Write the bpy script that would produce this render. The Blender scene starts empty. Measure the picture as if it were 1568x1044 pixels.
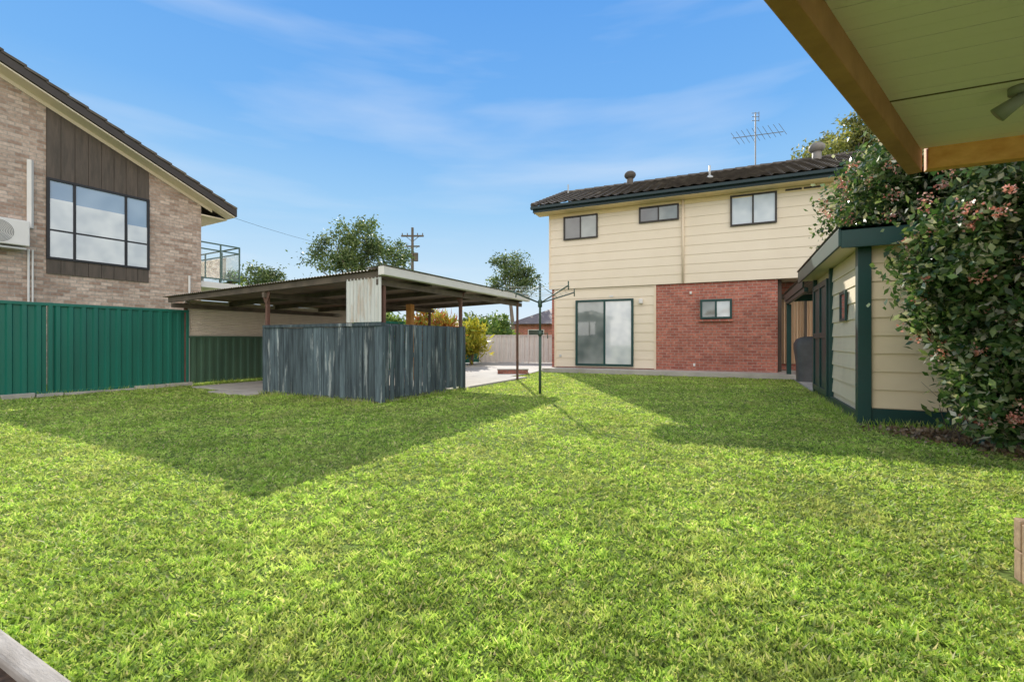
import bpy, math, random
import numpy as np
from mathutils import Vector
random.seed(7); rng=np.random.default_rng(11)
S=bpy.context.scene
S.view_settings.view_transform='Standard'; S.view_settings.look='None'; S.view_settings.exposure=0
COL=S.collection
SUN_EL=27.5; SUN_AZ=-4.9

# ---------------------------------------------------------------- materials
def nodes(name):
    m=bpy.data.materials.new(name); m.use_nodes=True
    nt=m.node_tree; b=nt.nodes['Principled BSDF']
    return m,nt,b
def mapping(nt,scale):
    tc=nt.nodes.new('ShaderNodeTexCoord'); mp=nt.nodes.new('ShaderNodeMapping')
    mp.inputs['Scale'].default_value=scale
    nt.links.new(tc.outputs['Object'],mp.inputs['Vector']); return mp
def noise(nt,vec,scale,detail=4,rough=.6):
    n=nt.nodes.new('ShaderNodeTexNoise'); n.inputs['Scale'].default_value=scale
    n.inputs['Detail'].default_value=detail; n.inputs['Roughness'].default_value=rough
    if vec is not None: nt.links.new(vec,n.inputs['Vector'])
    return n
def ramp(nt,src,stops):
    r=nt.nodes.new('ShaderNodeValToRGB'); e=r.color_ramp.elements
    while len(e)<len(stops): e.new(.5)
    for i,(p,c) in enumerate(stops):
        e[i].position=p; e[i].color=(c[0],c[1],c[2],1) if not isinstance(c,(int,float)) else (c,c,c,1)
    nt.links.new(src,r.inputs['Fac']); return r
def mix(nt,a,b,fac=.5,mode='MIX'):
    x=nt.nodes.new('ShaderNodeMix'); x.data_type='RGBA'; x.blend_type=mode
    for s,v in ((x.inputs[6],a),(x.inputs[7],b),(x.inputs[0],fac)):
        if isinstance(v,(int,float)): s.default_value=v
        elif isinstance(v,tuple): s.default_value=(v[0],v[1],v[2],1)
        else: nt.links.new(v,s)
    return x.outputs[2]
def bump(nt,b,src,strength,dist=.01):
    bp=nt.nodes.new('ShaderNodeBump'); bp.inputs['Strength'].default_value=strength; bp.inputs['Distance'].default_value=dist
    nt.links.new(src,bp.inputs['Height']); nt.links.new(bp.outputs[0],b.inputs['Normal'])
def mat(name,c1,c2=None,scale=4,stretch=(1,1,1),rough=.6,metal=0,bmp=.15,island=0,spec=.4,dirt=None,dirtpos=(.55,.75)):
    m,nt,b=nodes(name)
    if c2 is None: c2=tuple(x*.8 for x in c1)
    mp=mapping(nt,stretch); n=noise(nt,mp.outputs[0],scale)
    col=ramp(nt,n.outputs[0],[(.3,c1),(.7,c2)]).outputs[0]
    if dirt:
        n3=noise(nt,mp.outputs[0],scale*.45,5,.7)
        f=ramp(nt,n3.outputs[0],[(dirtpos[0],0),(dirtpos[1],1)]).outputs[0]
        col=mix(nt,col,dirt,f)
    if island:
        g=nt.nodes.new('ShaderNodeNewGeometry')
        r=ramp(nt,g.outputs['Random Per Island'],[(0,1-island),(1,1+island*.3)]).outputs[0]
        col=mix(nt,col,r,1.0,'MULTIPLY')
    nt.links.new(col,b.inputs['Base Color'])
    b.inputs['Roughness'].default_value=rough; b.inputs['Metallic'].default_value=metal
    b.inputs['Specular IOR Level'].default_value=spec
    if bmp:
        n2=noise(nt,mp.outputs[0],scale*6,4,.7); bump(nt,b,n2.outputs[0],bmp)
    return m
def brickmat(name,c1,c2,mortar,bw=.24,bh=.086,light=None):
    m,nt,b=nodes(name)
    tc=nt.nodes.new('ShaderNodeTexCoord'); sp=nt.nodes.new('ShaderNodeSeparateXYZ'); nt.links.new(tc.outputs['Object'],sp.inputs[0])
    ad=nt.nodes.new('ShaderNodeMath'); ad.operation='ADD'; nt.links.new(sp.outputs[0],ad.inputs[0]); nt.links.new(sp.outputs[1],ad.inputs[1])
    cb=nt.nodes.new('ShaderNodeCombineXYZ'); nt.links.new(ad.outputs[0],cb.inputs[0]); nt.links.new(sp.outputs[2],cb.inputs[1])
    bt=nt.nodes.new('ShaderNodeTexBrick'); nt.links.new(cb.outputs[0],bt.inputs['Vector'])
    bt.inputs['Color1'].default_value=(*c1,1); bt.inputs['Color2'].default_value=(*c2,1); bt.inputs['Mortar'].default_value=(*mortar,1)
    bt.inputs['Scale'].default_value=1; bt.inputs['Mortar Size'].default_value=.009; bt.inputs['Brick Width'].default_value=bw; bt.inputs['Row Height'].default_value=bh
    bt.inputs['Mortar Smooth'].default_value=.2; bt.inputs['Bias'].default_value=0
    n=noise(nt,tc.outputs['Object'],1.3,5); f=ramp(nt,n.outputs[0],[(.3,.82),(.7,1.12)]).outputs[0]
    col=mix(nt,bt.outputs['Color'],f,1.0,'MULTIPLY')
    n2=noise(nt,tc.outputs['Object'],14,4); f2=ramp(nt,n2.outputs[0],[(.3,.75),(.7,1.2)]).outputs[0]
    col=mix(nt,col,f2,1.0,'MULTIPLY')
    nt.links.new(col,b.inputs['Base Color']); b.inputs['Roughness'].default_value=.85; b.inputs['Specular IOR Level'].default_value=.2
    inv=nt.nodes.new('ShaderNodeMath'); inv.operation='SUBTRACT'; inv.inputs[0].default_value=1; nt.links.new(bt.outputs['Fac'],inv.inputs[1])
    bump(nt,b,inv.outputs[0],.6,.008)
    return m
def leafmat(name,stops,transl=.4,rough=.45,nscale=1.5,trtint=(1.25,1.25,.7),dark=.6,patch=None,fine=None):
    m,nt,b=nodes(name)
    g=nt.nodes.new('ShaderNodeNewGeometry')
    r=ramp(nt,g.outputs['Random Per Island'],stops).outputs[0]
    tc=nt.nodes.new('ShaderNodeTexCoord'); n=noise(nt,tc.outputs['Object'],nscale,2)
    f=ramp(nt,n.outputs[0],[(.35,dark),(.65,1.2)]).outputs[0]
    col=mix(nt,r,f,1.0,'MULTIPLY')
    if patch:
        n2=noise(nt,tc.outputs['Object'],patch[1],3,.65); pf=ramp(nt,n2.outputs[0],[(.5,0),(.72,patch[2])]).outputs[0]
        col=mix(nt,col,patch[0],pf)
    if fine:
        n4=noise(nt,tc.outputs['Object'],fine[0],1,.5); ff=ramp(nt,n4.outputs[0],[(.36,fine[1]),(.6,fine[2])]).outputs[0]
        col=mix(nt,col,ff,1.0,'MULTIPLY')
    nt.links.new(col,b.inputs['Base Color']); b.inputs['Roughness'].default_value=rough; b.inputs['Specular IOR Level'].default_value=.35
    t=nt.nodes.new('ShaderNodeBsdfTranslucent'); tcol=mix(nt,col,trtint,1.0,'MULTIPLY'); nt.links.new(tcol,t.inputs[0])
    ms=nt.nodes.new('ShaderNodeMixShader'); ms.inputs[0].default_value=transl
    nt.links.new(b.outputs[0],ms.inputs[1]); nt.links.new(t.outputs[0],ms.inputs[2])
    nt.links.new(ms.outputs[0],nt.nodes['Material Output'].inputs[0])
    return m
def glassmat(name,c1,c2,rough=.06,scale=1.0):
    m,nt,b=nodes(name)
    mp=mapping(nt,(1,1,1)); n=noise(nt,mp.outputs[0],scale,2)
    col=ramp(nt,n.outputs[0],[(.35,c1),(.65,c2)]).outputs[0]
    nt.links.new(col,b.inputs['Base Color']); b.inputs['Roughness'].default_value=rough; b.inputs['Specular IOR Level'].default_value=1.0
    b.inputs['Coat Weight'].default_value=.6; b.inputs['Coat Roughness'].default_value=.02
    return m

# ---------------------------------------------------------------- mesh helper
class M:
    def __init__(s): s.v=[]; s.f=[]
    def box(s,x0,x1,y0,y1,z0,z1):
        i=len(s.v); s.v+=[(x0,y0,z0),(x1,y0,z0),(x1,y1,z0),(x0,y1,z0),(x0,y0,z1),(x1,y0,z1),(x1,y1,z1),(x0,y1,z1)]
        s.f+=[tuple(i+k for k in q) for q in ((0,3,2,1),(4,5,6,7),(0,1,5,4),(1,2,6,5),(2,3,7,6),(3,0,4,7))]; return s
    def poly(s,*p):
        i=len(s.v); s.v+=list(p); s.f.append(tuple(range(i,i+len(p)))); return s
    def prism(s,pts,z0,z1):
        n=len(pts); i=len(s.v); s.v+=[(x,y,z0) for x,y in pts]+[(x,y,z1) for x,y in pts]
        s.f.append(tuple(range(i+n-1,i-1,-1))); s.f.append(tuple(range(i+n,i+2*n)))
        for k in range(n): s.f.append((i+k,i+(k+1)%n,i+n+(k+1)%n,i+n+k))
        return s
    def beam(s,p,q,w,h):
        p=Vector(p);q=Vector(q); d=(q-p).normalized(); side=d.cross(Vector((0,0,1)))
        if side.length<1e-4: side=Vector((1,0,0))
        side.normalize(); up=side.cross(d); i=len(s.v)
        for c in (p,q):
            for a,b in ((-1,-1),(1,-1),(1,1),(-1,1)): s.v.append(tuple(c+side*a*w/2+up*b*h/2))
        s.f+=[tuple(i+k for k in t) for t in ((3,2,1,0),(4,5,6,7),(0,1,5,4),(1,2,6,5),(2,3,7,6),(3,0,4,7))]; return s
    def tube(s,pts,rs,n=8,cap=True):
        pts=[Vector(p) for p in pts]
        if isinstance(rs,(int,float)): rs=[rs]*len(pts)
        i0=len(s.v)
        for k,p in enumerate(pts):
            d=(pts[min(k+1,len(pts)-1)]-pts[max(k-1,0)]).normalized()
            a=d.cross(Vector((.31,.2,.93)) if abs(d.z)<.9 else Vector((1,.1,0))).normalized(); b=d.cross(a)
            for j in range(n):
                t=2*math.pi*j/n; s.v.append(tuple(p+(a*math.cos(t)+b*math.sin(t))*rs[k]))
        for k in range(len(pts)-1):
            for j in range(n):
                s.f.append((i0+k*n+j,i0+k*n+(j+1)%n,i0+(k+1)*n+(j+1)%n,i0+(k+1)*n+j))
        if cap:
            s.f.append(tuple(i0+j for j in range(n-1,-1,-1))); e=i0+(len(pts)-1)*n; s.f.append(tuple(e+j for j in range(n)))
        return s
    def grid(s,nu,nv,fn):
        i=len(s.v)
        for a in range(nu+1):
            for b in range(nv+1): s.v.append(fn(a,b))
        for a in range(nu):
            for b in range(nv):
                k=i+a*(nv+1)+b; s.f.append((k,k+nv+1,k+nv+2,k+1))
        return s
    def build(s,name,m,parent=None,smooth=False,bev=0):
        me=bpy.data.meshes.new(name); me.from_pydata(s.v,[],s.f); me.update()
        ob=bpy.data.objects.new(name,me); COL.objects.link(ob); me.materials.append(m)
        if parent: ob.parent=parent
        if smooth: me.polygons.foreach_set('use_smooth',[True]*len(me.polygons))
        if bev:
            bm=ob.modifiers.new('b','BEVEL'); bm.width=bev; bm.segments=2; bm.limit_method='ANGLE'
        return ob
def empty(name,loc=(0,0,0),rot=0):
    e=bpy.data.objects.new(name,None); COL.objects.link(e); e.location=loc; e.rotation_euler=(0,0,math.radians(rot)); e.empty_display_size=.2; return e
def fastmesh(name,V,nper,m,parent=None):
    V=np.asarray(V,dtype=np.float32).reshape(-1,3); nf=len(V)//nper
    me=bpy.data.meshes.new(name); me.vertices.add(len(V)); me.vertices.foreach_set('co',V.ravel())
    me.loops.add(nf*nper); me.loops.foreach_set('vertex_index',np.arange(nf*nper,dtype=np.int32))
    me.polygons.add(nf); me.polygons.foreach_set('loop_start',np.arange(0,nf*nper,nper,dtype=np.int32))
    me.update(calc_edges=True); me.materials.append(m)
    ob=bpy.data.objects.new(name,me); COL.objects.link(ob)
    if parent: ob.parent=parent
    return ob
def unit(a): return a/np.maximum(np.linalg.norm(a,axis=1,keepdims=True),1e-6)
def leaves(P,L,W,up=0.0,droop=0.0):
    n=len(P); d=rng.normal(size=(n,3)); d[:,2]+=up-droop; d=unit(d)
    w=unit(np.cross(d,rng.normal(size=(n,3)))); nn=np.cross(d,w)
    l=(L*rng.uniform(.6,1.3,n))[:,None]; ww=(W*rng.uniform(.7,1.2,n))[:,None]
    return np.stack([P,P+d*l*.5+w*ww*.5+nn*l*.08,P+d*l,P+d*l*.5-w*ww*.5+nn*l*.08],axis=1)
def clumps(ells,ncl,shell=.55):
    out=[]; vols=np.array([e[1][0]*e[1][1]*e[1][2] for e in ells]); pr=vols/vols.sum()
    for _ in range(ncl):
        e=ells[rng.choice(len(ells),p=pr)]
        d=rng.normal(size=3); d/=np.linalg.norm(d); r=rng.uniform(shell,1.0)
        out.append(np.array(e[0])+d*r*np.array(e[1]))
    return np.array(out)
def foliage(cl,per,sig,L,W,**k):
    n=len(cl); sg=sig*rng.uniform(.6,1.4,n)
    P=np.repeat(cl,per,axis=0)+rng.normal(size=(n*per,3))*np.repeat(sg,per)[:,None]*np.array([1,1,.75])
    return leaves(P,L,W,**k)

# ---------------------------------------------------------------- palette
CREAM=mat('cream_paint',(.86,.745,.59),(.81,.695,.54),scale=1.2,rough=.55,bmp=.05)
CREAM2=mat('cream_paint_shed',(.88,.74,.53),(.80,.66,.46),scale=1.5,rough=.55,bmp=.08,dirt=(.62,.50,.34),dirtpos=(.62,.85))
TRIM=mat('cream_trim',(.85,.71,.54),(.79,.65,.48),scale=1,rough=.5,bmp=0)
SOFF=mat('yellow_cream_eave',(.85,.68,.38),(.80,.63,.34),scale=1,rough=.5,bmp=0)
GREEN=mat('dark_green_paint',(.012,.066,.06),(.016,.052,.048),scale=3,rough=.4,bmp=.08)
GUTR=mat('gutter_paint',(.010,.035,.038),(.012,.028,.032),scale=3,rough=.4,bmp=.03)
FENCE=mat('green_steel',(.012,.175,.125),(.016,.14,.105),scale=1.5,stretch=(1,1,.3),rough=.38,bmp=.03,spec=.5)
FENCED=mat('green_steel_dull',(.09,.17,.11),(.055,.115,.075),scale=2,stretch=(1,1,.3),rough=.5,bmp=.05)
CREAMST=mat('cream_steel',(.82,.72,.62),(.70,.61,.53),scale=3,rough=.5,bmp=.05)
BRONZE=mat('bronze_frame',(.045,.035,.028),(.03,.025,.02),rough=.4,bmp=0)
BROWN=mat('brown_panel',(.13,.10,.08),(.08,.065,.052),scale=5,stretch=(3,3,.4),rough=.7,bmp=.2)
TILE=mat('concrete_tile',(.16,.135,.11),(.08,.066,.056),scale=2.5,rough=.8,bmp=.3,dirt=(.26,.22,.17))
REDB=brickmat('red_brick',(.56,.205,.145),(.38,.125,.095),(.42,.30,.25))
PALEB=brickmat('pale_brick',(.66,.52,.43),(.37,.25,.19),(.42,.37,.32),.24,.086)
CONC=mat('concrete',(.56,.52,.47),(.42,.39,.36),scale=2.5,rough=.85,bmp=.3,dirt=(.30,.27,.23))
TIMB=mat('blue_grey_timber',(.15,.205,.235),(.045,.062,.076),scale=3.5,stretch=(5,5,.5),rough=.8,bmp=.5,island=.45,dirt=(.52,.57,.58),dirtpos=(.57,.66))
GALV=mat('galvanised_steel',(.60,.60,.58),(.47,.47,.45),scale=3,rough=.5,metal=.1,bmp=.05,dirt=(.38,.30,.24),dirtpos=(.6,.8))
RUSTSH=mat('rusty_white_sheet',(.68,.69,.67),(.54,.55,.53),scale=2.5,stretch=(4,4,.5),rough=.6,bmp=.1,dirt=(.42,.27,.16),dirtpos=(.54,.70))
RUST=mat('rusty_steel',(.20,.10,.08),(.13,.08,.06),scale=8,rough=.8,bmp=.3)
ROOFIR=mat('weathered_iron',(.28,.21,.16),(.18,.14,.11),scale=2,rough=.6,bmp=.1,dirt=(.32,.15,.08))
UNDER=mat('dark_rafter',(.17,.135,.105),(.09,.075,.06),scale=4,rough=.8)
PINE=mat('stained_pine',(.88,.45,.16),(.70,.30,.08),scale=3,stretch=(1.5,6,6),rough=.5,bmp=.2)
WHITE=mat('white_paint',(.82,.79,.76),(.74,.71,.68),scale=2,rough=.5,bmp=.03)
CEIL=mat('ceiling_panel',(.92,.82,.89),(.89,.79,.86),scale=1,rough=.6,bmp=.02)
BARK=mat('bark',(.26,.21,.16),(.13,.10,.08),scale=5,stretch=(2,2,.5),rough=.9,bmp=.5)
OLDT=mat('weathered_sleeper',(.55,.50,.45),(.32,.28,.24),scale=5,stretch=(1,5,5),rough=.9,bmp=.5)
NEWT=mat('pine_sleeper',(.55,.38,.24),(.34,.22,.14),scale=5,stretch=(1,5,5),rough=.9,bmp=.5)
MULCH=mat('mulch',(.16,.10,.07),(.05,.035,.025),scale=30,rough=.95,bmp=.8)
DGREY=mat('grey_cover',(.12,.125,.13),(.08,.08,.085),scale=4,rough=.6)
CURT=mat('peach_curtain',(.82,.62,.42),(.68,.48,.32),scale=2,stretch=(12,12,.3),rough=.8,bmp=.1)
GL_SKY=glassmat('window_glass_sky',(.16,.27,.42),(.34,.46,.60),scale=.7)  # blue sky reflection put into the pane's base colour
GL_WHT=glassmat('window_glass_curtain',(.54,.58,.62),(.76,.78,.79),scale=1.6)
GL_DRK=glassmat('window_glass_dark',(.05,.055,.06),(.12,.13,.13),scale=1.2)
GL_MID=glassmat('window_glass_mid',(.13,.16,.155),(.30,.33,.32),scale=1.2)

# ---------------------------------------------------------------- ground
def gmat():
    m,nt,b=nodes('lawn_soil')
    tc=nt.nodes.new('ShaderNodeTexCoord')
    n1=noise(nt,tc.outputs['Object'],.9,5); n2=noise(nt,tc.outputs['Object'],22,6,.75)
    a=ramp(nt,n1.outputs[0],[(.35,(.16,.25,.05)),(.65,(.25,.31,.08))]).outputs[0]
    c=ramp(nt,n2.outputs[0],[(.38,.3),(.62,1.5)]).outputs[0]
    col=mix(nt,a,c,1.0,'MULTIPLY')
    nt.links.new(col,b.inputs['Base Color']); b.inputs['Roughness'].default_value=.9; b.inputs['Specular IOR Level'].default_value=.1
    bump(nt,b,n2.outputs[0],.8,.04); return m
M().poly((-400,-60,0),(400,-60,0),(400,600,0),(-400,600,0)).build('ground',gmat())

N=500000
a,bb=1.1**.40,18**.40
Y=(rng.uniform(a,bb,N))**(1/.40); X=Y*rng.uniform(-1.3,1.25,N)
def loc(ox,oy,rot,X,Y):
    r=math.radians(rot); dx=X-ox; dy=Y-oy
    return dx*math.cos(r)+dy*math.sin(r), -dx*math.sin(r)+dy*math.cos(r)
def inpoly(X,Y,P):
    c=np.zeros(len(X),bool); n=len(P)
    for i in range(n):
        x0,y0=P[i]; x1,y1=P[(i+1)%n]
        t=((y0>Y)!=(y1>Y))&(X<(x1-x0)*(Y-y0)/((y1-y0) if y1!=y0 else 1e-9)+x0); c^=t
    return c
DRIVE=[(-1.02,9.9),(-.35,12.7),(.6,14.6),(1.0,15.9),(2.6,22),(-1.9,22),(-4.4,16.5),(-3.4,11.1)]
# runners gather in irregular tufts
nt_f=45000
ty_=(rng.uniform(a,bb,nt_f))**(1/.40); tx_=ty_*rng.uniform(-1.3,1.25,nt_f)
k_=rng.integers(0,nt_f,N); q=rng.uniform(0,1,N)<.62
sg=.010+.0035*ty_[k_]
X=np.where(q,tx_[k_]+rng.normal(size=N)*sg,X); Y=np.where(q,ty_[k_]+rng.normal(size=N)*sg,Y)
tb=rng.uniform(.6,1.7,nt_f)[k_]; tb=np.where(q,tb,.7)
cx,cy=loc(-2.18,7.66,-26.7,X,Y); hx,hy=loc(1.39,15.98,-24,X,Y); sx,sy=loc(4.4,5.75,-26,X,Y)
bad=((cx>-4.9)&(cx<.02)&(cy>-.02)&(cy<6))|((hy>-.75)&(hx>-.9))|((sx>-.02)&(sy>0))|inpoly(X,Y,DRIVE)
fx=-9.15+.554*(Y-8.17); bad|=(X<fx)
bad|=((Y<1.40-.508*(X+1.426)-.02)&(X<-.9))
bad|=((X>2.17)&(Y<2.1))|(Y<1.05)
q=q[~bad];X=X[~bad];Y=Y[~bad];tb=tb[~bad];N=len(X)
cn=np.sin(X*9.1+2*np.sin(Y*5.3))*np.sin(Y*8.3+2*np.sin(X*4.7))
h=(.0135+.003*cn)*tb*(1+Y/20)*rng.uniform(.6,1.35,N); w=(.0036+.0013*Y)*rng.uniform(.7,1.3,N)
ang=rng.uniform(0,2*np.pi,N); lean=rng.uniform(.3,1.5,N)*h; la=rng.uniform(0,2*np.pi,N)
B=np.stack([X,Y,np.zeros(N)],1); wv=np.stack([np.cos(ang)*w,np.sin(ang)*w,np.zeros(N)],1)
T=np.stack([X+np.cos(la)*lean,Y+np.sin(la)*lean,h],1)
GR=leafmat('grass_blades',[(0,(.24,.40,.06)),(.45,(.42,.60,.12)),(.8,(.58,.70,.19)),(.93,(.68,.68,.32)),(1,(.72,.64,.40))],transl=.5,rough=.55,nscale=1.2,trtint=(1.2,1.15,.8),dark=.8,patch=((.66,.62,.28),1.6,.5),fine=(13,.72,1.22))
fastmesh('grass',np.stack([B-wv,B+wv,T],1),3,GR)
pts=[]
def edge(p,q,n,sp=.12):
    t=rng.uniform(0,1,n)[:,None]; return (np.array(p)*(1-t)+np.array(q)*t)+rng.normal(size=(n,2))*sp
for p,q,n in (((-9.6,7.4),(-7.6,10.9),1500),((-7.5,11.1),(-6.5,12.9),900),((-2.3,7.55),(-4.9,8.95),500),((-2.1,7.6),(-1.0,9.9),400),((4.3,5.6),(5.9,9.0),700),((4.5,5.6),(5.6,5.0),500)):
    pts.append(edge(p,q,n,.07))
E=np.concatenate(pts); n=len(E); hh=rng.uniform(.04,.13,n); ang=rng.uniform(0,6.28,n); w=rng.uniform(.004,.01,n); la=rng.uniform(0,6.28,n)
B=np.stack([E[:,0],E[:,1],np.zeros(n)],1); wv=np.stack([np.cos(ang)*w,np.sin(ang)*w,np.zeros(n)],1); T=np.stack([E[:,0]+np.cos(la)*hh*.5,E[:,1]+np.sin(la)*hh*.5,hh],1)
fastmesh('edge_weeds',np.stack([B-wv,B+wv,T],1),3,GR)

M().prism(DRIVE,.0,.03).build('driveway',CONC)

# ---------------------------------------------------------------- generic pieces
def window(par,nm,x0,x1,z0,z1,y,frame,glass,mull=(),rails=(),fw=.05,sill=True,split=None):
    f=M()
    f.box(x0,x1,y-.06,y+.02,z0,z0+fw).box(x0,x1,y-.06,y+.02,z1-fw,z1).box(x0,x0+fw,y-.06,y+.02,z0+fw,z1-fw).box(x1-fw,x1,y-.06,y+.02,z0+fw,z1-fw)
    for k in mull: f.box(k-fw*.45,k+fw*.45,y-.052,y+.02,z0+fw,z1-fw)
    for k in rails: f.box(x0+fw,x1-fw,y-.046,y+.02,k-fw*.4,k+fw*.4)
    f.build(nm+'_frame',frame,par,bev=.004)
    xs=[x0+fw]+list(mull)+[x1-fw]
    for i in range(len(xs)-1):
        g=glass[i] if isinstance(glass,(list,tuple)) else glass
        yy=y-.03 if i%2 else y-.022
        M().poly((xs[i],yy,z0+fw),(xs[i+1],yy,z0+fw),(xs[i+1],yy+random.uniform(-.004,.004),z1-fw),(xs[i],yy,z1-fw)).build(nm+'_glass',g,par)
def boards(mb,x0,x1,z0,z1,step,y=0,proud=.022):
    z=z0
    while z<z1-.01:
        t=min(z+step,z1)
        mb.poly((x0,y-proud,z),(x1,y-proud,z),(x1,y-.004,t),(x0,y-.004,t))
        mb.poly((x0,y,z),(x1,y,z),(x1,y-proud,z),(x0,y-proud,z))
        z=t

# ---------------------------------------------------------------- two storey house
H=empty('two_storey_house',(1.39,15.98,0),-24)
core=M().box(.0,6.87,.02,6.8,0,2.88).box(6.87,13,1.4,6.8,0,2.88); core.build('brick_walls',REDB,H)
M().box(-.03,13,-.03,6.85,2.88,5.42).build('upper_wall_core',CREAM,H)
b=M(); boards(b,-.05,13,2.84,5.42,.29,y=-.036,proud=.018); b.build('upper_weatherboards',CREAM,H)
b=M(); boards(b,.13,3.46,.17,2.86,.29,y=.014,proud=.02); b.build('lower_weatherboards',CREAM,H)
M().box(.10,.16,-.02,.05,.15,2.84).box(3.44,3.50,-.02,.05,.15,2.84).box(-.08,-.03,-.07,.05,2.84,5.42).build('corner_trims',TRIM,H)
M().box(-.07,13,-.072,-.04,5.28,5.415).build('eave_mould',SOFF,H)
M().poly((-.03,0,5.42),(-.03,6.8,5.42),(-.03,3.4,6.95)).build('gable_wall',CREAM,H)
pitch=math.atan((7.27-5.64)/3.94); cp,sp_=math.cos(pitch),math.sin(pitch)
nc=13; cl=4.264/nc; seg=6; L=13.6; nt_=45
def roof_fn(side):
    def f(i,j):
        c=j//2; top=j%2; d=(c+top)*cl+(0 if top else -.02); x=-.5+L*i/(nt_*seg)
        hh=(.0 if top else .038)+.022*math.cos(2*math.pi*i/seg)+.02
        yy=-.55+d*cp-hh*sp_; zz=5.64+d*sp_+hh*cp
        return (x,yy,zz) if side==0 else (x,6.8-yy,zz)
    return f
M().grid(nt_*seg,nc*2-1,roof_fn(0)).build('tiled_roof',TILE,H)
M().grid(nt_*seg,nc*2-1,roof_fn(1)).build('tiled_roof_far',TILE,H)
r=M()
for k in range(34): r.tube([(-.52+k*.4,3.4,7.25+(.012)),(-.52+k*.4+.42,3.4,7.25)],[.12,.11],8)
r.build('ridge_caps',TILE,H)
r=M()
for k in range(11): 
    d=k*.4; r.tube([(-.5,-.55+d*cp,5.70+d*sp_),(-.5,-.55+(d+.42)*cp,5.69+(d+.42)*sp_)],[.085,.075],8)
r.build('verge_caps',TILE,H)
g=M().box(-.55,13.1,-.66,-.55,5.53,5.62).box(-.5,13.1,-.55,-.53,5.43,5.61)
g.beam((-.47,-.52,5.50),(-.47,3.4,7.12),.03,.22).beam((-.47,7.3,5.50),(-.47,3.4,7.12),.03,.22)
g.build('gutter_and_fascia',GUTR,H,bev=.01)
M().box(-.46,13.1,-.528,.0,5.42,5.435).build('eave_soffit',SOFF,H)
window(H,'bedroom_window_small',.455,1.64,4.50,5.30,-.05,BRONZE,[GL_DRK,GL_MID],mull=(1.05,))
window(H,'bathroom_window',2.98,4.19,4.82,5.33,-.05,BRONZE,[GL_DRK,GL_MID],mull=(3.58,))
window(H,'bedroom_window',5.63,6.84,4.45,5.36,-.05,BRONZE,[GL_WHT,GL_WHT],mull=(6.23,))
window(H,'bedroom_window_end',8.6,9.9,4.47,5.36,-.05,BRONZE,[GL_DRK,GL_MID],mull=(9.25,))
window(H,'sliding_door',.87,2.80,.22,2.43,-.01,GREEN,[GL_MID,GL_WHT],mull=(1.86,),fw=.07)
window(H,'laundry_window',4.80,5.68,1.72,2.31,-.0,GREEN,[GL_MID,GL_WHT],mull=(5.24,),fw=.06)
M().box(4.77,5.71,-.07,.02,1.64,1.70).build('laundry_window_sill',REDB,H)
M().tube([(4.31,-.10,5.42),(4.31,-.10,2.86)],.036,10).build('downpipe',TRIM,H,True)
M().box(2.98,3.10,-.12,.0,2.25,2.40).build('wall_light',WHITE,H,bev=.02)
M().box(.28,.36,-.03,.0,.5,.58).build('wall_tap',GALV,H,bev=.01)
M().box(4.6,4.66,-.05,.02,.28,.36).box(4.5,4.56,-.05,.02,2.5,2.58).box(2.02,2.14,-.02,.01,2.5,2.56).build('wall_vents',WHITE,H)
M().box(7.05,7.45,-.09,-.07,5.32,5.37).box(7.5,7.9,-.09,-.07,5.32,5.37).build('eave_vents',BRONZE,H)
M().box(6.90,7.0,.3,1.38,.15,2.84).build('porch_side_panel',BROWN,H)
M().box(7.02,12.9,1.3,1.38,.15,2.84).build('porch_back_panel',REDB,H)
c=M(); c.grid(120,1,lambda i,j:(7.1+1.5*i/120,1.22+.04*math.sin(i*.9)+.015*math.sin(i*2.3),.35 if j==0 else 2.35)); c.build('porch_curtain',CURT,H,True)
M().box(7.0,9,1.15,1.28,2.36,2.5).box(7.0,7.08,1.12,1.2,.15,2.36).box(7.7,7.76,1.12,1.18,.15,2.36).box(8.62,8.7,1.12,1.28,.15,2.36).build('porch_door_frame',BROWN,H)
M().box(12.7,12.9,.0,.2,.15,2.84).build('porch_posts',GREEN,H)
M().box(-.1,13,-.72,.018,0,.14).box(6.9,13,.02,1.38,0,.142).build('concrete_slab',CONC,H,bev=.01)
def vent(x,y,z,s):
    v=M().tube([(x,y,z-.25),(x,y,z+.22*s)],[.13*s,.13*s],14)
    pr=[(0,.14),(.05,.20),(.12,.235),(.20,.22),(.27,.15),(.31,.04)]
    v.tube([(x,y,z+.2*s+a*s) for a,_ in pr],[q*s for _,q in pr],16); v.build('roof_vent',TILE if s<1 else mat('vent_metal',(.30,.27,.24),(.2,.18,.16),rough=.6),H,True)
vent(2.2,2.9,7.15,.95); vent(8.35,3.1,7.2,1.05)
M().tube([(5.05,1.6,6.5),(5.05,1.6,6.95)],.03,8).tube([(5.05,1.6,6.48),(5.05,1.6,6.62)],[.22,.04],10).build('vent_pipe_flashing',GALV,H,True)
M().tube([(-.2,2.6,6.9),(-.2,2.6,7.35)],.025,8).build('vent_pipe',GALV,H)
an=empty('tv_antenna',(0,0,0)); an.parent=H
ax,ay=6.54,3.4
A=M().tube([(ax,ay,7.2),(ax,ay,9.25)],.025,6)
A.tube([(ax-.75,ay-.1,8.42),(ax+.9,ay+.25,8.5)],.014,5)
for i,k in enumerate(np.linspace(-.65,.85,10)):
    l=.34-.10*abs(i-3)/6; z=8.42+.05*(k+.75); A.tube([(ax+k-.15,ay-l,z+.12),(ax+k+.15,ay+l,z-.12)],.009,4)
for dz in (.12,-.02,.25): A.tube([(ax-.12,ay,9.0+dz),(ax+.12,ay+.1,9.0+dz)],.012,4)
A.tube([(ax+.12,ay+.1,8.95),(ax+.12,ay+.1,9.3)],.012,4)
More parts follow.
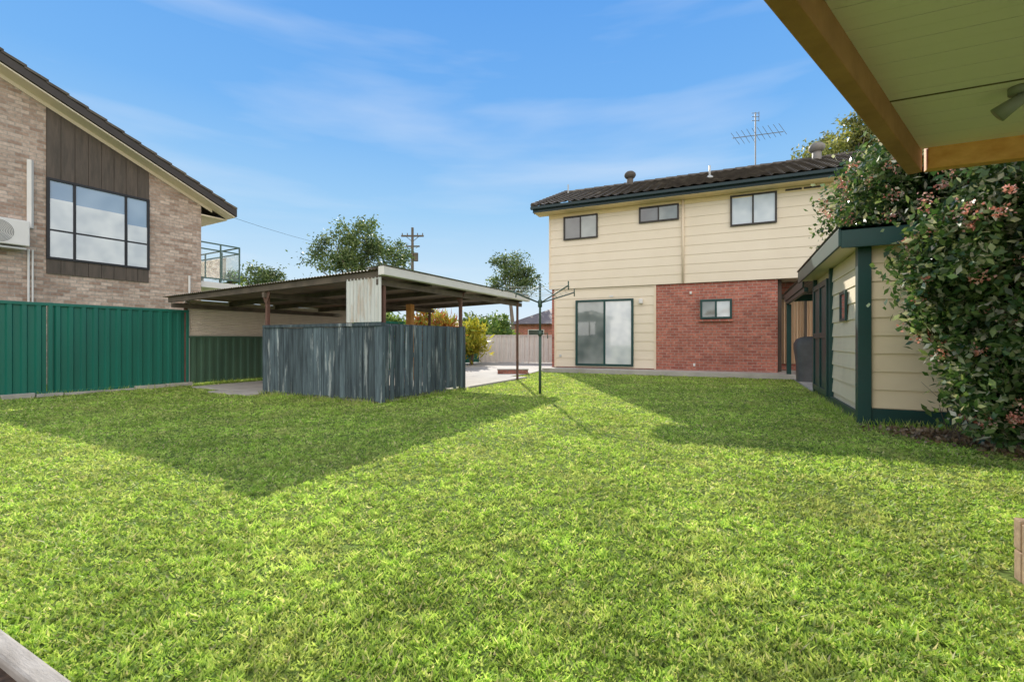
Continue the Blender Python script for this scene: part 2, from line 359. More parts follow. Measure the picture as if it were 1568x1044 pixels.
A.build('antenna_rods',mat('antenna_metal',(.30,.30,.30),rough=.5,metal=.3,bmp=0),an)

# ---------------------------------------------------------------- neighbour brick house
Nn=empty('neighbour_brick_house',(-9.52,14.0,0),60)
def rz(w): return 5.20+.44*(w+.77)
wp=7.2
w_=M(); w_.v+=[(0,0,0),(-2*wp,0,0),(-2*wp,0,rz(0)-.3),(-wp,0,rz(wp)-.3),(0,0,rz(0)-.3)]; w_.f.append((1,0,4,3,2))
w_.poly((0,0,0),(0,9,0),(0,9,rz(0)-.3),(0,0,rz(0)-.3)).poly((-2*wp,0,0),(-2*wp,9,0),(-2*wp,9,4.9),(-2*wp,0,4.9))
w_.build('brick_walls',PALEB,Nn)
rf=M()
def slab(mb,xa,za,xb,zb,y0,y1,t):
    mb.v+= [(xa,y0,za),(xb,y0,zb),(xb,y1,zb),(xa,y1,za),(xa,y0,za+t),(xb,y0,zb+t),(xb,y1,zb+t),(xa,y1,za+t)]
    i=len(mb.v)-8; mb.f+=[tuple(i+k for k in q) for q in ((0,3,2,1),(4,5,6,7),(0,1,5,4),(1,2,6,5),(2,3,7,6),(3,0,4,7))]
slab(rf,.77,rz(-.77)-.06,-wp,rz(wp)-.06,-.47,9.4,.08); slab(rf,-wp,rz(wp)-.06,-2*wp-.8,rz(-.77)-.06,-.47,9.4,.08)
k=0
while k<22:
    xa=.80-k*.36; za=rz(-xa)+.035; 
    if xa<-wp: break
    slab(rf,xa,za-.05+.02,xa-.40,za+.176-.05-.02,-.52,-.30,.06); k+=1
rf.build('tiled_roof',TILE,Nn)
fa=M(); slab(fa,.77,rz(-.77)-.22,-wp,rz(wp)-.22,-.50,-.47,.18); fa.box(.77,.80,-.5,9.4,rz(-.77)-.24,rz(-.77)-.02)
fa.build('barge_board',mat('dark_brown_fascia',(.07,.055,.045),(.05,.04,.035),rough=.5),Nn)
so=M(); slab(so,.76,rz(-.77)-.27,-wp,rz(wp)-.27,-.465,-.002,.03); so.build('soffit',CREAM,Nn)
bb_=M(); slab(bb_,.3,rz(-.3)-.36,-wp,rz(wp)-.36,-.03,-.004,.09); bb_.box(.0,.76,0,9,rz(-.77)-.3,rz(-.77)-.26); bb_.build('wall_top_trim',CREAM,Nn)
x0,x1=-3.44,-1.35
bp=M(); k=x0
while k<x1-.02:
    e=min(k+.26,x1); bp.v+=[(k+.006,-.035,5.0),(e-.006,-.035,5.0),(e-.006,-.035,rz(-e)-.37),(k+.006,-.035,rz(-k)-.37)]; i=len(bp.v)-4; bp.f.append((i,i+1,i+2,i+3)); k=e
bp.poly((x0,-.018,5.0),(x1,-.018,5.0),(x1,-.018,rz(-x1)-.37),(x0,-.018,rz(-x0)-.37))
k=x0
while k<x1-.02:
    e=min(k+.26,x1); bp.box(k+.004,e-.004,-.035,-.012,2.68,3.04); k=e
bp.build('timber_panels',BROWN,Nn)
BLK=mat('black_frame',(.02,.02,.022),rough=.4,bmp=0)
window(Nn,'stair_window',x0,x1,3.03,5.0,-.0,BLK,[GL_SKY,GL_SKY,GL_SKY],mull=(-2.93,-1.885),rails=(3.74,),fw=.06)
M().box(-2.9,-1.92,-.045,-.04,3.09,4.45).box(-3.38,-2.96,-.045,-.04,3.09,4.5).box(-1.85,-1.41,-.045,-.04,3.09,4.2).build('window_blinds',GL_WHT,Nn)
M().tube([(-3.72,-.06,3.7),(-3.72,-.06,5.3)],.06,4).build('conduit_duct',WHITE,Nn)
M().tube([(-3.75,-.06,3.2),(-3.75,-.06,1.2)],.022,6).tube([(-3.68,-.06,3.2),(-3.68,-.06,1.2)],.018,6).tube([(-.35,-.05,1),(-.35,-.05,3.0)],.03,8).build('pipes',WHITE,Nn)
ac=M().box(-4.65,-3.80,-.38,-.06,3.22,3.80); ac.build('air_conditioner_case',WHITE,Nn,bev=.02)
A=M()
for q in range(9): A.tube([(-4.3+math.cos(t)*(.04+.025*q),-.385,3.5+math.sin(t)*(.04+.025*q)) for t in np.linspace(0,6.283,22)],.004,4)
A.build('air_conditioner_grille',BLK,Nn)
M().box(-4.6,-3.85,-.34,-.0,3.14,3.18).build('air_conditioner_bracket',GALV,Nn)
M().box(.0,1.25,.1,5,2.72,2.90).build('balcony_slab',WHITE,Nn); M().box(1.1,1.2,.2,.3,0,2.72).box(1.1,1.2,4.6,4.7,0,2.72).build('balcony_posts',WHITE,Nn)
r=M()
for zz in (4.1,3.0,3.9): r.box(.02,1.24,.12,.15,zz,zz+.04).box(1.21,1.24,.15,4.9,zz,zz+.04)
for xx in (.02,.62,1.21): r.box(xx,xx+.035,.115,.155,2.90,4.12)
for yy in (1.3,2.5,3.7,4.88): r.box(1.205,1.245,yy,yy+.035,2.9,4.12)
r.build('balcony_rails',mat('rail_green',(.10,.17,.15),rough=.4,bmp=0),Nn)
GP,ntp,bp2=nodes('balcony_glass'); bp2.inputs['Transmission Weight'].default_value=.85; bp2.inputs['Roughness'].default_value=.02; bp2.inputs['Base Color'].default_value=(.85,.95,.95,1)
bp2.inputs['IOR'].default_value=1.1
M().poly((.05,.135,3.04),(1.2,.135,3.04),(1.2,.135,3.88),(.05,.135,3.88)).poly((1.225,.16,3.04),(1.225,4.85,3.04),(1.225,4.85,3.88),(1.225,.16,3.88)).build('balcony_glass',GP,Nn)

# ---------------------------------------------------------------- fences
def ribbed(mb,L,z0,z1,x0=0,pitch_=.19,dep=.035):
    xs=[];x=x0
    while x<x0+L-.01:
        for a_,b_ in ((0,0),(.35,0),(.47,dep),(.78,dep),(.90,0)):
            xx=x+a_*pitch_
            if xx<=x0+L: xs.append((xx,-b_))
        x+=pitch_
    xs.append((x0+L,0)); i=len(mb.v)
    for (xx,yy) in xs: mb.v+=[(xx,yy,z0),(xx,yy,z1)]
    for k in range(len(xs)-1): mb.f.append((i+2*k,i+2*k+2,i+2*k+3,i+2*k+1))
FR=90-29
F=empty('green_steel_fence',(-9.15,8.17,0),FR)
b=M(); 
for k in range(-4,1): ribbed(b,2.32,.05,1.74,x0=.64+2.36*k)
b.build('fence_sheets',FENCE,F)
b=M()
for k in range(-4,2): b.box(.62+2.36*k,.68+2.36*k,-.045,.03,0,1.78)
b.box(-8.8,3.0,-.043,.02,1.72,1.775).box(-8.8,3.0,-.043,.02,.03,.09); b.build('fence_rails_and_posts',FENCE,F,bev=.004)
b=M(); x=-8.6
while x<3: 
    l=random.uniform(.35,.7); b.box(x,x+l-.02,-.14,-.05,0,random.uniform(.04,.09)); x+=l
b.build('fence_kerb_blocks',CONC,F,bev=.008)
F2=empty('low_green_fence',(-7.695,10.795,0),FR)
b=M(); ribbed(b,5.0,.05,1.14,x0=.05); b.box(.03,5.05,-.05,.02,1.12,1.17); b.build('fence_sheets',FENCED,F2)
def louv(i,j):
    z=1.17+.86*j/60; return (.05+4.9*i,.02-.018*(j%3)/2,z)
b=M(); b.grid(1,60,louv); b.build('cream_louvre_screen',CREAMST,F2)
M().box(.0,.06,-.03,.05,0,2.0).box(2.45,2.51,.03,.08,0,2.0).box(4.9,4.96,.03,.08,0,2.0).build('screen_posts',GALV,F2)
F3=empty('rear_green_fence',(-5.27,15.17,0),FR)
b=M(); ribbed(b,8.0,.05,1.72,x0=.05); b.box(.03,8.05,-.05,.02,1.70,1.76); b.build('fence_sheets',FENCE,F3)
F4=empty('cream_steel_fence',(-1.55,21.6,0),-8)
b=M(); ribbed(b,6.0,.05,1.30,pitch_=.22); b.box(0,6,-.05,.02,1.28,1.33).box(0,.06,-.05,.03,0,1.36).box(2.3,2.36,-.05,.03,0,1.36); b.build('fence_sheets',mat('offwhite_steel',(.80,.76,.72),(.72,.68,.64),rough=.5,bmp=.03),F4)
ST=empty('brick_step'); M().box(-.45,.5,14.3,15.1,.03,.14).build('brick_base',REDB,ST); M().box(-.47,.52,14.28,15.12,.141,.18).build('concrete_top',CONC,ST,bev=.01)

# ---------------------------------------------------------------- carport
C=empty('carport',(-2.18,7.66,0),-26.7)
def cz(x): return 2.24+.028*x
nx=int(6.5/.076*6)
M().grid(nx,1,lambda i,j:(.06-6.5*i/nx,-.12+j*5.7,cz(.06-6.5*i/nx)+.009*math.cos(2*math.pi*i/6))).build('corrugated_roof',ROOFIR,C,True)
r=M()
for y in (-.02,1.35,2.6,4.0,5.45): r.beam((-6.35,y,cz(-6.35)-.075),(.0,y,cz(0)-.075),.06,.11)
for x in (-6.2,-3.0,-.05): r.beam((x,-.05,cz(x)-.20),(x,5.5,cz(x)-.20),.06,.10)
r.build('roof_beams',UNDER,C)
g=M().box(.05,.17,-.15,5.62,2.13,2.28).build('roof_gutter',WHITE,C,bev=.015)
M().poly((.20,-.16,2.30),(-.25,-.16,2.27),(-.25,5.62,2.27),(.20,5.62,2.30)).build('roof_flashing',GALV,C)
p=M()
for x,y in ((-3.0,.05),(-.1,2.55),(-3,5.3),(-.06,.10)): p.box(x-.03,x+.03,y-.03,y+.03,0,cz(x)-.13)
for x,y in ((-3.0,.05),(-.1,2.55)):
    p.poly((x-.14,y-.04,cz(x)-.14),(x+.14,y-.04,cz(x)-.14),(x+.03,y-.04,cz(x)-.36),(x-.03,y-.04,cz(x)-.36))
p.box(-6.36,-6.30,.28,.34,0,cz(-6.3)-.12).box(-.05,.0,5.2,5.25,0,2.1); p.build('steel_posts',RUST,C)
M().box(-2.4,-2.25,3.5,3.65,0,2.0).build('timber_post',PINE,C)
e=M(); x=-2.98
while x<-.02:
    w=min(.135,-.0-x); e.box(x+.004,x+w-.004,-.022+random.uniform(-.004,.004),.0,.03+random.uniform(0,.04),1.30+random.uniform(-.01,.01)); x+=.135
y=.06
while y<2.44:
    ww=random.uniform(.098,.112); zz=.04+random.uniform(0,.05); e.box(.0,.022+random.uniform(-.005,.008),y,y+ww,zz,1.33+random.uniform(-.025,.025)); y+=.128
e.box(-3.02,.03,-.05,.06,1.302,1.36)
e.box(-.03,-.001,.065,2.55,1.28,1.345)
e.box(-2.95,-.05,.002,.05,.25,.34).box(-2.95,-.05,.002,.05,.9,.99).box(-.05,-.002,.05,2.45,.12,.2).box(-.05,-.002,.05,2.45,.75,.84)
e.box(-.045,.033,-.033,.045,0,1.30).box(-3.04,-2.96,-.033,.05,0,1.30).box(-.04,.035,2.46,2.54,0,1.36)
e.box(-1.48,-1.40,-.038,-.028,.05,1.29)
e.build('timber_enclosure',TIMB,C,bev=.003)
s=M(); s.grid(60,1,lambda i,j:(-.78+.80*i/60,-.045+.009*math.cos(2*math.pi*i/6),1.37 if j==0 else 2.12)); s.build('rusty_corrugated_sheet',RUSTSH,C,True)
M().box(-5.6,-.06,.06,5.9,.0,.035).box(-4.3,-3.05,-.35,.055,0,.03).build('carport_slab',CONC,C)

# ---------------------------------------------------------------- rotary clothesline
K=empty('rotary_clothesline',(.557,9.07,0),18)
k=M().tube([(0,0,0),(0,0,1.2)],.028,10).tube([(0,0,1.2),(0,0,2.2)],.022,10).tube([(0,0,1.15),(0,0,1.25)],.038,10).tube([(0,0,1.72),(0,0,1.86)],.042,10).tube([(.03,0,1.2),(.16,0,1.2),(.16,0,1.10)],.01,6)
R=.88
tips=[]
for q in range(4):
    t=q*math.pi/2+.25; c_,s_=math.cos(t),math.sin(t)
    tips.append((R*c_,R*s_,2.06)); k.tube([(0,0,1.80),(R*c_,R*s_,2.06)],.014,6).tube([(0,0,2.15),(R*.5*c_,R*.5*s_,1.93)],.006,5)
    k.tube([(R*c_,R*s_,1.98),(R*c_,R*s_,2.14)],.012,5)
k.build('clothesline_frame',mat('hoist_green',(.06,.12,.09),(.09,.12,.10),rough=.5,metal=.2,bmp=.05),K,True)
l=M()
for fr in (1.0,.84,.68,.52):
    for q in range(4):
        a_=Vector(tips[q]); b_=Vector(tips[(q+1)%4]); o=Vector((0,0,1.80)); a2=o+(a_-o)*fr; b2=o+(b_-o)*fr
        md=(a2+b2)/2-Vector((0,0,.02)); l.tube([a2,md,b2],.003,4)
l.build('clothesline_wires',GALV,K)

# ---------------------------------------------------------------- garden shed
D=empty('garden_shed',(4.40,5.75,0),-26)
M().box(.03,2.7,.03,3.7,0,2.25).build('shed_core',CREAM2,D)
b=M(); boards(b,.05,2.7,.22,2.25,.225,y=.028,proud=.022); b.build('front_weatherboards',CREAM2,D)
b=M(); z=.22
while z<2.24:
    t=min(z+.225,2.25); b.poly((.006,2.0,z),(.006,.03,z),(.024,.03,t),(.024,2.0,t)); b.poly((.028,2.0,z),(.028,.03,z),(.006,.03,z),(.006,2.0,z)); z=t
b.build('side_weatherboards',CREAM2,D)
g=M().box(-.05,.09,-.05,.09,0,2.28).box(.09,2.7,-.02,.02,.0,.21).box(-.02,.02,.09,3.7,0,.14).box(-.03,.03,2.0,2.08,.1,2.25)
g.box(-.04,.02,3.62,3.72,0,2.25)
g.box(-.035,.0,2.1,3.6,.12,2.1)
for yy in (2.1,2.8,3.5): g.box(-.06,-.035,yy,yy+.10,.12,2.1)
for zz in (.12,1.1,2.0): g.box(-.058,-.035,2.2,3.5,zz,zz+.1)
g.box(-.28,-.25,-.22,3.85,2.22,2.44).box(-.25,2.9,-.22,-.19,2.20,2.42)
g.build('green_trim_and_door',GREEN,D,bev=.006)
M().box(-.025,.0,.84,.88,1.34,1.77).box(-.025,.0,1.2,1.24,1.34,1.77).box(-.025,.0,.88,1.2,1.34,1.38).box(-.025,.0,.88,1.2,1.73,1.77).build('side_window_frame',GREEN,D)
M().box(-.012,-.002,.88,1.2,1.38,1.73).build('side_window_glass',GL_DRK,D)
M().box(-.25,2.9,-.19,3.85,2.26,2.28).build('eave_lining',TRIM,D)
nx=int(3.2/.076*5)
M().grid(nx,1,lambda i,j:(-.30+3.2*i/nx,-.26+j*4.15,2.455-.01*3.2*i/nx+.009*math.cos(2*math.pi*i/5))).build('corrugated_roof',GREEN,D,True)
M().box(-.2,-.17,3.86,7.7,2.14,2.32).box(-.17,2.5,7.67,7.7,2.14,2.32).box(-.17,-.1,3.86,7.6,2.05,2.14).box(-.16,-.05,7.45,7.56,0,2.05).build('awning_frame',GREEN,D,bev=.006)
M().grid(200,1,lambda i,j:(-.24+2.8*i/200,3.88+j*3.9,2.34+.009*math.cos(2*math.pi*i/5))).build('awning_roof',GREEN,D,True)
M().box(.0,2.7,3.75,7.6,0,.03).build('shed_slab',CONC,D)
Q=empty('covered_barbecue',(7.55,11.55,0),-26)
pr=[(.03,.30,.24),(.5,.31,.25),(.85,.36,.28),(.98,.36,.27),(1.10,.30,.22),(1.16,.16,.12)]
m_=M()
for z,a_,b_ in pr:
    for t in np.linspace(0,2*math.pi,24,endpoint=False):
        c_=math.copysign(abs(math.cos(t))**.5,math.cos(t)); s_=math.copysign(abs(math.sin(t))**.5,math.sin(t))
        m_.v.append((a_*c_*(1+.03*math.sin(7*t)),b_*s_*(1+.04*math.sin(5*t)),z))
for k in range(5):
    for j in range(24): m_.f.append((k*24+j,k*24+(j+1)%24,(k+1)*24+(j+1)%24,(k+1)*24+j))
m_.f.append(tuple(5*24+j for j in range(24))); m_.build('cover',DGREY,Q,True)

# ---------------------------------------------------------------- patio roof
P=empty('patio_roof')
A0=Vector((3.22,3.66,0)); d1=Vector((-.759,-.651,0)); d2=Vector((.9135,-.4067,0))
Bp=A0+d1*5.2; Cp=A0+d2*6.5; Dp=Bp+d2*8
b=M().beam(A0+d1*-.03+Vector((0,0,2.49)),Bp+Vector((0,0,2.49)),.09,.19)
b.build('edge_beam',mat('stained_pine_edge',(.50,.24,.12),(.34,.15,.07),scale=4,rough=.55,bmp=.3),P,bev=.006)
M().beam(A0+d2*.06+Vector((.0,-.02,2.49)),Cp+Vector((0,-.02,2.49)),.09,.19).build('front_beam',PINE,P,bev=.006)
PB=M()
inn=Vector((-.4067,-.9135,0)); k=0; wd=.1
def startpt(s):
    a=s/(d1.dot(inn)); return A0+d1*a
while k*wd<4.6:
    s0=.05+k*wd; s1=s0+wd-.003
    p0,p1=startpt(s0),startpt(s1); z=2.56+(k%2)*.001
    e0,e1=A0+inn*s0+d2*6.5,A0+inn*s1+d2*6.5
    PB.poly((p0.x,p0.y,z),(e0.x,e0.y,z),(e1.x,e1.y,z),(p1.x,p1.y,z)); k+=1
    PB.poly((p1.x,p1.y,z),(e1.x,e1.y,z),(e1.x,e1.y,z+.006),(p1.x,p1.y,z+.006))
PB.build('ceiling_boards',CEIL,P)
jt=M()
for s in (1.05,2.25): 
    p0=startpt(s); e0=A0+inn*s+d2*6.5; jt.beam((p0.x,p0.y,2.557),(e0.x,e0.y,2.557),.012,.004)
jt.build('ceiling_joint_strips',BROWN,P)
M().prism([(A0.x-.0,A0.y+.02),(Bp.x,Bp.y),(Dp.x,Dp.y),(Cp.x,Cp.y)][::-1],2.60,2.68).build('roof_sheet',WHITE,P)
lx,ly=3.02,2.72
M().tube([(lx,ly,2.56),(lx,ly,2.52)],[.05,.05],12).tube([(lx,ly,2.53),(lx-.01,ly,2.47)],[.012,.012],8).tube([(lx+.02,ly-.02,2.50),(lx-.04,ly+.03,2.45),(lx-.07,ly+.06,2.42)],[.03,.042,.05],12).build('ceiling_spotlight',mat('spotlight_grey',(.30,.30,.29),rough=.4,bmp=0),P,True)
M().box(6.6,6.7,2.1,2.2,0,2.4).build('post',PINE,P)
T=empty('timber_retaining_step',(2.205,1.98,0),-24)
M().box(0,2.2,0,.055,0,.13).box(0,2.2,.003,.058,.135,.27).box(-.0,.05,-2,-.002,0,.26).build('sleepers',NEWT,T,bev=.006)
M().box(.05,2.2,-2,-.0,0,.2).build('soil',MULCH,T)
W=empty('timber_garden_edging',(-1.426,1.408,0),180-26.95)
M().box(-.45,3.0,-.0,.06,0,.06).build('sleeper',OLDT,W,bev=.01)
M().box(-.45,3.0,.06,1.0,0,.03).build('mulch_bed',MULCH,W)

# ---------------------------------------------------------------- big shrub
SH=empty('flowering_shrub')
ells=[((5.15,4.35,1.95),(1.25,.75,1.1)),((5.55,5.7,3.1),(1.25,1.2,.75)),((5.3,3.95,.95),(.95,.8,.95)),((6.1,7.1,3.1),(1.15,1.0,.85)),((6.2,4.5,2.7),(1.3,1.2,1.2)),((4.58,4.5,1.6),(.64,.4,.8)),((4.65,4.2,.8),(.52,.5,.65))]
wt=[1,1,1,.8,.6,2.4,2.4]
vol=np.array([e[1][0]*e[1][1]*e[1][2]*k for e,k in zip(ells,wt)]); vol/=vol.sum()
cl=np.concatenate([clumps([e],int(1350*v),.4) for e,v in zip(ells,vol)])
def inshed(c):
    x,y=loc(4.4,5.75,-26,c[:,0],c[:,1]); return (x>-.3)&(x<2.7)&(y>-.12)&(y<3.8)&(c[:,2]<2.5)
cl=cl[~inshed(cl)]
V=foliage(cl,95,.12,.088,.048)
V=V[~inshed(V[:,0,:])]; V=V[V[:,0,2]>.03]
SHM=leafmat('shrub_leaves',[(0,(.04,.09,.03)),(.4,(.08,.16,.05)),(.7,(.20,.29,.10)),(.88,(.44,.47,.28)),(1,(.70,.66,.56))],transl=.32,rough=.25,nscale=3.2,dark=.38)
fastmesh('leaves',V,4,SHM,SH)
oc=np.concatenate([clumps([e],int(420*v),.95) for e,v in zip(ells,vol)]); oc=oc[~inshed(oc)]
fastmesh('flower_buds',foliage(oc,40,.04,.032,.024),4,leafmat('buds',[(0,(.55,.18,.12)),(.6,(.80,.38,.31)),(1,(.90,.70,.63))],transl=.35,nscale=3,trtint=(1,.9,.8),dark=.8),SH)
b=M()
for i in range(22):
    c_=cl[rng.integers(len(cl))]; s0=Vector((5.05+random.uniform(-.1,.5),4.35+random.uniform(-.2,.2),0)); e_=Vector(c_); md=(s0+e_)/2+Vector((random.uniform(-.2,.2),random.uniform(-.2,.2),-.1+.15*random.random()))
    b.tube([s0,s0.lerp(md,.5)+Vector((0,0,.1)),md,e_],[.03,.024,.017,.006],6)
b.build('stems',BARK,SH,True)
b=M()
for i in range(24):
    s0=Vector((4.7+random.uniform(-.1,.6),4.95+random.uniform(-.35,.1),.02)); e_=s0+Vector((random.uniform(-.45,.3),random.uniform(-.3,.2),random.uniform(.1,.6))); md=(s0+e_)/2+Vector((random.uniform(-.08,.08),random.uniform(-.08,.08),random.uniform(-.05,.08)))
    b.tube([s0,md,e_],[.006,.004,.0015],4); b.tube([md,md+Vector((random.uniform(-.15,.15),random.uniform(-.1,.1),random.uniform(.05,.2)))],[.003,.001],4)
b.build('twigs',BARK,SH)
n=3500; gp=edge((4.55,5.3),(5.2,3.2),n,.2); Pm=np.stack([gp[:,0],gp[:,1],rng.uniform(.01,.04,n)],1)
fastmesh('leaf_litter',leaves(Pm,.05,.03),4,leafmat('litter',[(0,(.14,.09,.05)),(.6,(.30,.20,.12)),(1,(.42,.34,.22))],transl=.1,nscale=3))

# ---------------------------------------------------------------- trees
GUM=leafmat('gum_leaves',[(0,(.07,.12,.045)),(.6,(.15,.21,.08)),(1,(.30,.34,.14))],transl=.32,rough=.5,nscale=.6,dark=.5)
def tree(name,x,y,ells,ncl,per,sig,L,W,tr=.25,shell=.35,m=GUM):
    T=empty(name,(x,y,0)); cl=clumps(ells,ncl,shell)
    fastmesh('foliage',foliage(cl,per,sig,L,W,droop=.35),4,m,T)
    zc=min(e[0][2]-e[1][2]*.5 for e in ells); b=M()
    fork=Vector((random.uniform(-.3,.3),0,zc*.75)); b.tube([(0,0,0),(.1,0,zc*.4),fork],[tr,tr*.8,tr*.65],8)
    idx=rng.choice(len(cl),min(len(cl),14),replace=False)
    for i in idx:
        e_=Vector(cl[i]); md=fork.lerp(e_,.5)+Vector((random.uniform(-.3,.3),0,-.25)); b.tube([fork,md,e_],[tr*.45,tr*.25,tr*.06],6)
    b.build('trunk_and_limbs',BARK,T,True)
tree('gum_tree',-12,35,[((-2.0,0,7.7),(2.1,1.8,1.7)),((.5,0,8.9),(2.2,2,1.8)),((2.8,0,7.3),(2.2,1.8,1.4)),((-.2,0,7.0),(2.8,2,1.2))],95,95,.34,.26,.12)
tree('gum_tree',0,45,[((-.3,0,8.4),(2.0,1.5,1.4)),((1.0,0,7.0),(2.0,1.5,1.4)),((-1.4,0,6.6),(1.5,1,1.0))],64,75,.38,.28,.13)
tree('gum_tree',-22,40,[((0,0,6.6),(1.7,1.5,1.3)),((1.3,0,6.0),(1.2,1.2,1.0))],36,75,.36,.28,.13)
tree('gum_tree',20.5,28,[((0,0,13.0),(2.4,2,1.6)),((2,0,12.6),(2,2,1.9)),((-1.9,0,12.0),(1.5,1,1.0))],85,80,.32,.28,.12,m=leafmat('gum_leaves_yellow',[(0,(.14,.17,.05)),(.6,(.32,.33,.10)),(1,(.52,.46,.18))],transl=.35,nscale=.6,dark=.5))  # lighter, yellower leaf tones than the other gums
el=[]
for i in range(70):
    yy=random.uniform(52,85); t=random.uniform(-.75,.35); hh=random.uniform(1.8,3.6); el.append(((t*yy,yy,hh*.55),(random.uniform(2,4),2,hh)))
cl=clumps(el,900,.5); cl=cl[cl[:,2]>.2]
fastmesh('distant_trees',foliage(cl,55,.5,.5,.3),4,GUM)
def strappy(name,x,y,h,r,n,mt,L=.5,W=.06):
    e=empty(name,(x,y,0)); cl=clumps([((0,0,h*.6),(r,r,h*.42))],max(6,n//60),.3)
    fastmesh('leaves',foliage(cl,60,.12,L,W,up=.6),4,mt,e)
    b=M()
    for i in range(5): b.tube([(random.uniform(-.1,.1),random.uniform(-.1,.1),0),tuple(cl[i%len(cl)])],[.03,.012],6)
    b.build('stems',BARK,e)
YEL=leafmat('yellow_leaves',[(0,(.24,.32,.04)),(.5,(.55,.52,.06)),(1,(.70,.60,.10))],transl=.45,nscale=2,trtint=(1.1,1.1,.6))
RED=leafmat('red_leaves',[(0,(.40,.07,.04)),(.35,(.58,.22,.05)),(.5,(.62,.54,.10)),(1,(.28,.40,.08))],transl=.4,nscale=2,trtint=(1.1,.95,.6))
GRN=leafmat('garden_leaves',[(0,(.07,.14,.04)),(.6,(.20,.31,.08)),(1,(.42,.48,.13))],transl=.4,nscale=2)
strappy('yellow_croton',-1.75,19.6,1.9,.62,1500,YEL,.32,.07)
strappy('yellow_croton',-2.5,18.2,1.8,.6,900,YEL,.32,.07)
strappy('red_cordyline',-2.3,15.6,2.1,.45,900,RED,.38,.06)
strappy('red_cordyline',-3.3,16.6,2.2,.5,900,RED,.38,.06)
strappy('green_shrub',-4.6,17.5,2.4,1.0,1800,GRN,.2,.08)
strappy('green_shrub',-6.6,17.0,2.4,1.1,1800,GRN,.2,.08)
strappy('green_shrub',-1.0,24.5,2.6,1.3,2200,GRN,.22,.09)
strappy('potted_plant',-9.0,15.0,.4,.25,300,GRN,.2,.03)
bpy.data.objects['potted_plant'].location=(-9.35,15.3,2.9)
R_=empty('distant_brick_house',(.2,34,0),-10)
M().box(0,11,0,8,0,2.3).build('walls',REDB,R_)
r=M(); r.v+=[(-.5,-.5,2.3),(11.5,-.5,2.3),(11.5,8.5,2.3),(-.5,8.5,2.3),(3,4,3.9),(8,4,3.9)]; r.f+=[(0,1,5,4),(1,2,5),(2,3,4,5),(3,0,4),(3,2,1,0)]; r.build('roof',mat('grey_roof',(.22,.17,.15),(.16,.13,.12)),R_)
window(R_,'window',1,2.2,1,1.9,-.0,WHITE,GL_DRK)
Z=empty('power_pole',(-9.8,45,0))
b=M().tube([(0,0,0),(0,0,12.2)],[.17,.12],8).box(-1.1,1.1,-.08,.08,11.3,11.45).box(-.7,.7,-.08,.08,10.3,10.42)
b.beam((-.6,0,11.3),(0,0,10.8),.05,.05).beam((.6,0,11.3),(0,0,10.8),.05,.05).tube([(.35,0,8.9),(.35,0,9.7)],.22,10)
for x in (-1,-.5,.5,1): b.tube([(x,0,11.45),(x,0,11.65)],.05,6)
b.build('pole_and_crossarms',UNDER,Z)
b=M()
def wire(p,q,sag,n=14): 
    p=Vector(p);q=Vector(q); return [p.lerp(q,i/n)-Vector((0,0,sag*4*(i/n)*(1-i/n))) for i in range(n+1)]
b.tube(wire((-9.1,14.6,5.05),(-9.8,45,10.35),.8),.005,4)
b.build('power_lines',mat('cable_black',(.03,.03,.03),rough=.9,bmp=0,spec=.05))

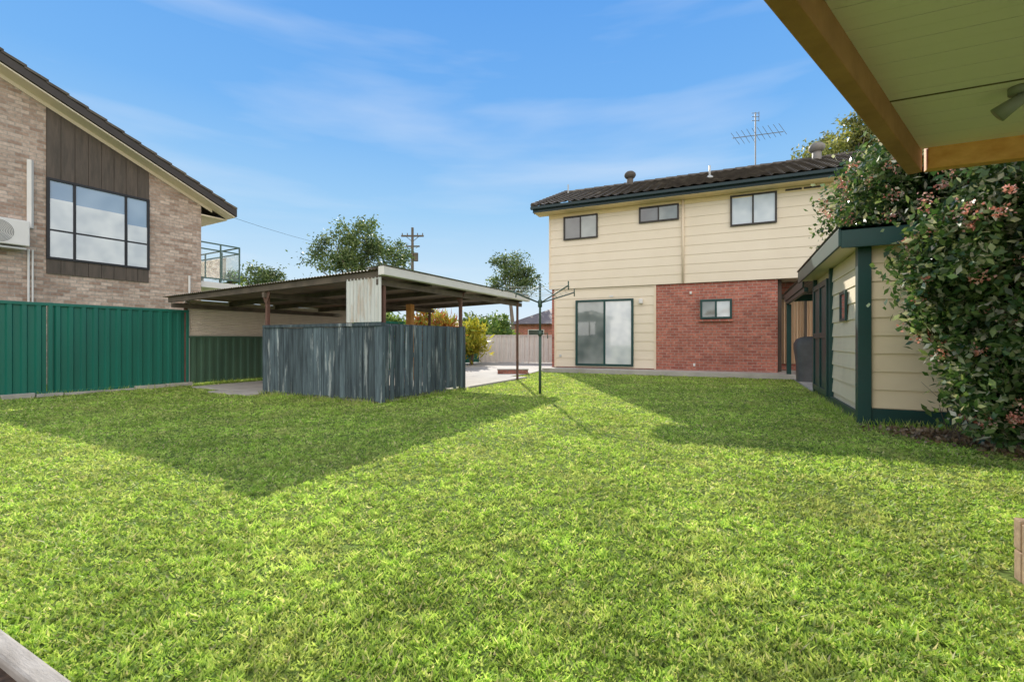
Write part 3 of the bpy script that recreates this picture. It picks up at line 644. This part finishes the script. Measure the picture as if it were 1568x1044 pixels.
# ---------------------------------------------------------------- light, sky, camera
wd_=bpy.data.worlds.new('World'); S.world=wd_; wd_.use_nodes=True; nt=wd_.node_tree
bg=nt.nodes['Background']; sk=nt.nodes.new('ShaderNodeTexSky'); sk.sky_type='NISHITA'; sk.sun_disc=False
sk.sun_elevation=math.radians(SUN_EL); sk.sun_rotation=math.radians(SUN_AZ); sk.air_density=1.0; sk.dust_density=.1; sk.ozone_density=1.5
tc=nt.nodes.new('ShaderNodeTexCoord'); sp=nt.nodes.new('ShaderNodeSeparateXYZ'); nt.links.new(tc.outputs['Generated'],sp.inputs[0])
lift=mix(nt,sk.outputs[0],(2.0,2.0,2.0),1.0,'MULTIPLY')
capn=ramp(nt,sp.outputs[2],[(0,(.76,.88,.97)),(.12,(.62,.81,.96)),(.26,(.36,.64,.94)),(.42,(.19,.47,.91)),(.65,(.11,.35,.84))]).outputs[0]
cap=mix(nt,capn,(8.33,8.33,8.33),1.0,'MULTIPLY')
base=mix(nt,lift,cap,1.0,'DARKEN')
mp=nt.nodes.new('ShaderNodeMapping'); mp.inputs['Scale'].default_value=(1.0,1.0,7.0); mp.inputs['Rotation'].default_value=(.08,.1,.3); mp.inputs['Location'].default_value=(.4,.2,.3)
nt.links.new(tc.outputs['Generated'],mp.inputs['Vector'])
n=noise(nt,mp.outputs[0],1.4,5,.5); n.inputs['Distortion'].default_value=.2
cf=ramp(nt,n.outputs[0],[(.50,0),(.85,.5)]).outputs[0]
col=mix(nt,base,(7.2,7.6,8.2),cf)
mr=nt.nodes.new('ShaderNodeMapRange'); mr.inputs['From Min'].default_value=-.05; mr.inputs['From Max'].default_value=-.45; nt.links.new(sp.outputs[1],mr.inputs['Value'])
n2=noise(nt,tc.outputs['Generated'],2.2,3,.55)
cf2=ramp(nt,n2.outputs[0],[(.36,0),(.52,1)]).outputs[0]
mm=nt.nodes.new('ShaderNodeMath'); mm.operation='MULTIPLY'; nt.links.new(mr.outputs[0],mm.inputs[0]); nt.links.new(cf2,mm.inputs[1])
col=mix(nt,col,(17.0,16.2,15.6),mm.outputs[0])  # unseen cloud bank added behind the camera to brighten shaded areas
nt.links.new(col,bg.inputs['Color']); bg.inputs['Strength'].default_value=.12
sl=bpy.data.lights.new('sun','SUN'); sl.energy=5.0; sl.angle=math.radians(.5); sl.color=(1,.94,.83)
so_=bpy.data.objects.new('sun',sl); COL.objects.link(so_)
so_.rotation_euler=Vector((.085,-1,-math.tan(math.radians(SUN_EL)))).to_track_quat('-Z','Y').to_euler()
cam=bpy.data.cameras.new('camera'); co=bpy.data.objects.new('camera',cam); COL.objects.link(co)
co.location=(0,0,1.05); co.rotation_euler=(math.radians(90),0,0); cam.sensor_width=36; cam.lens=16.07; cam.clip_start=.05; cam.clip_end=2000
S.camera=co
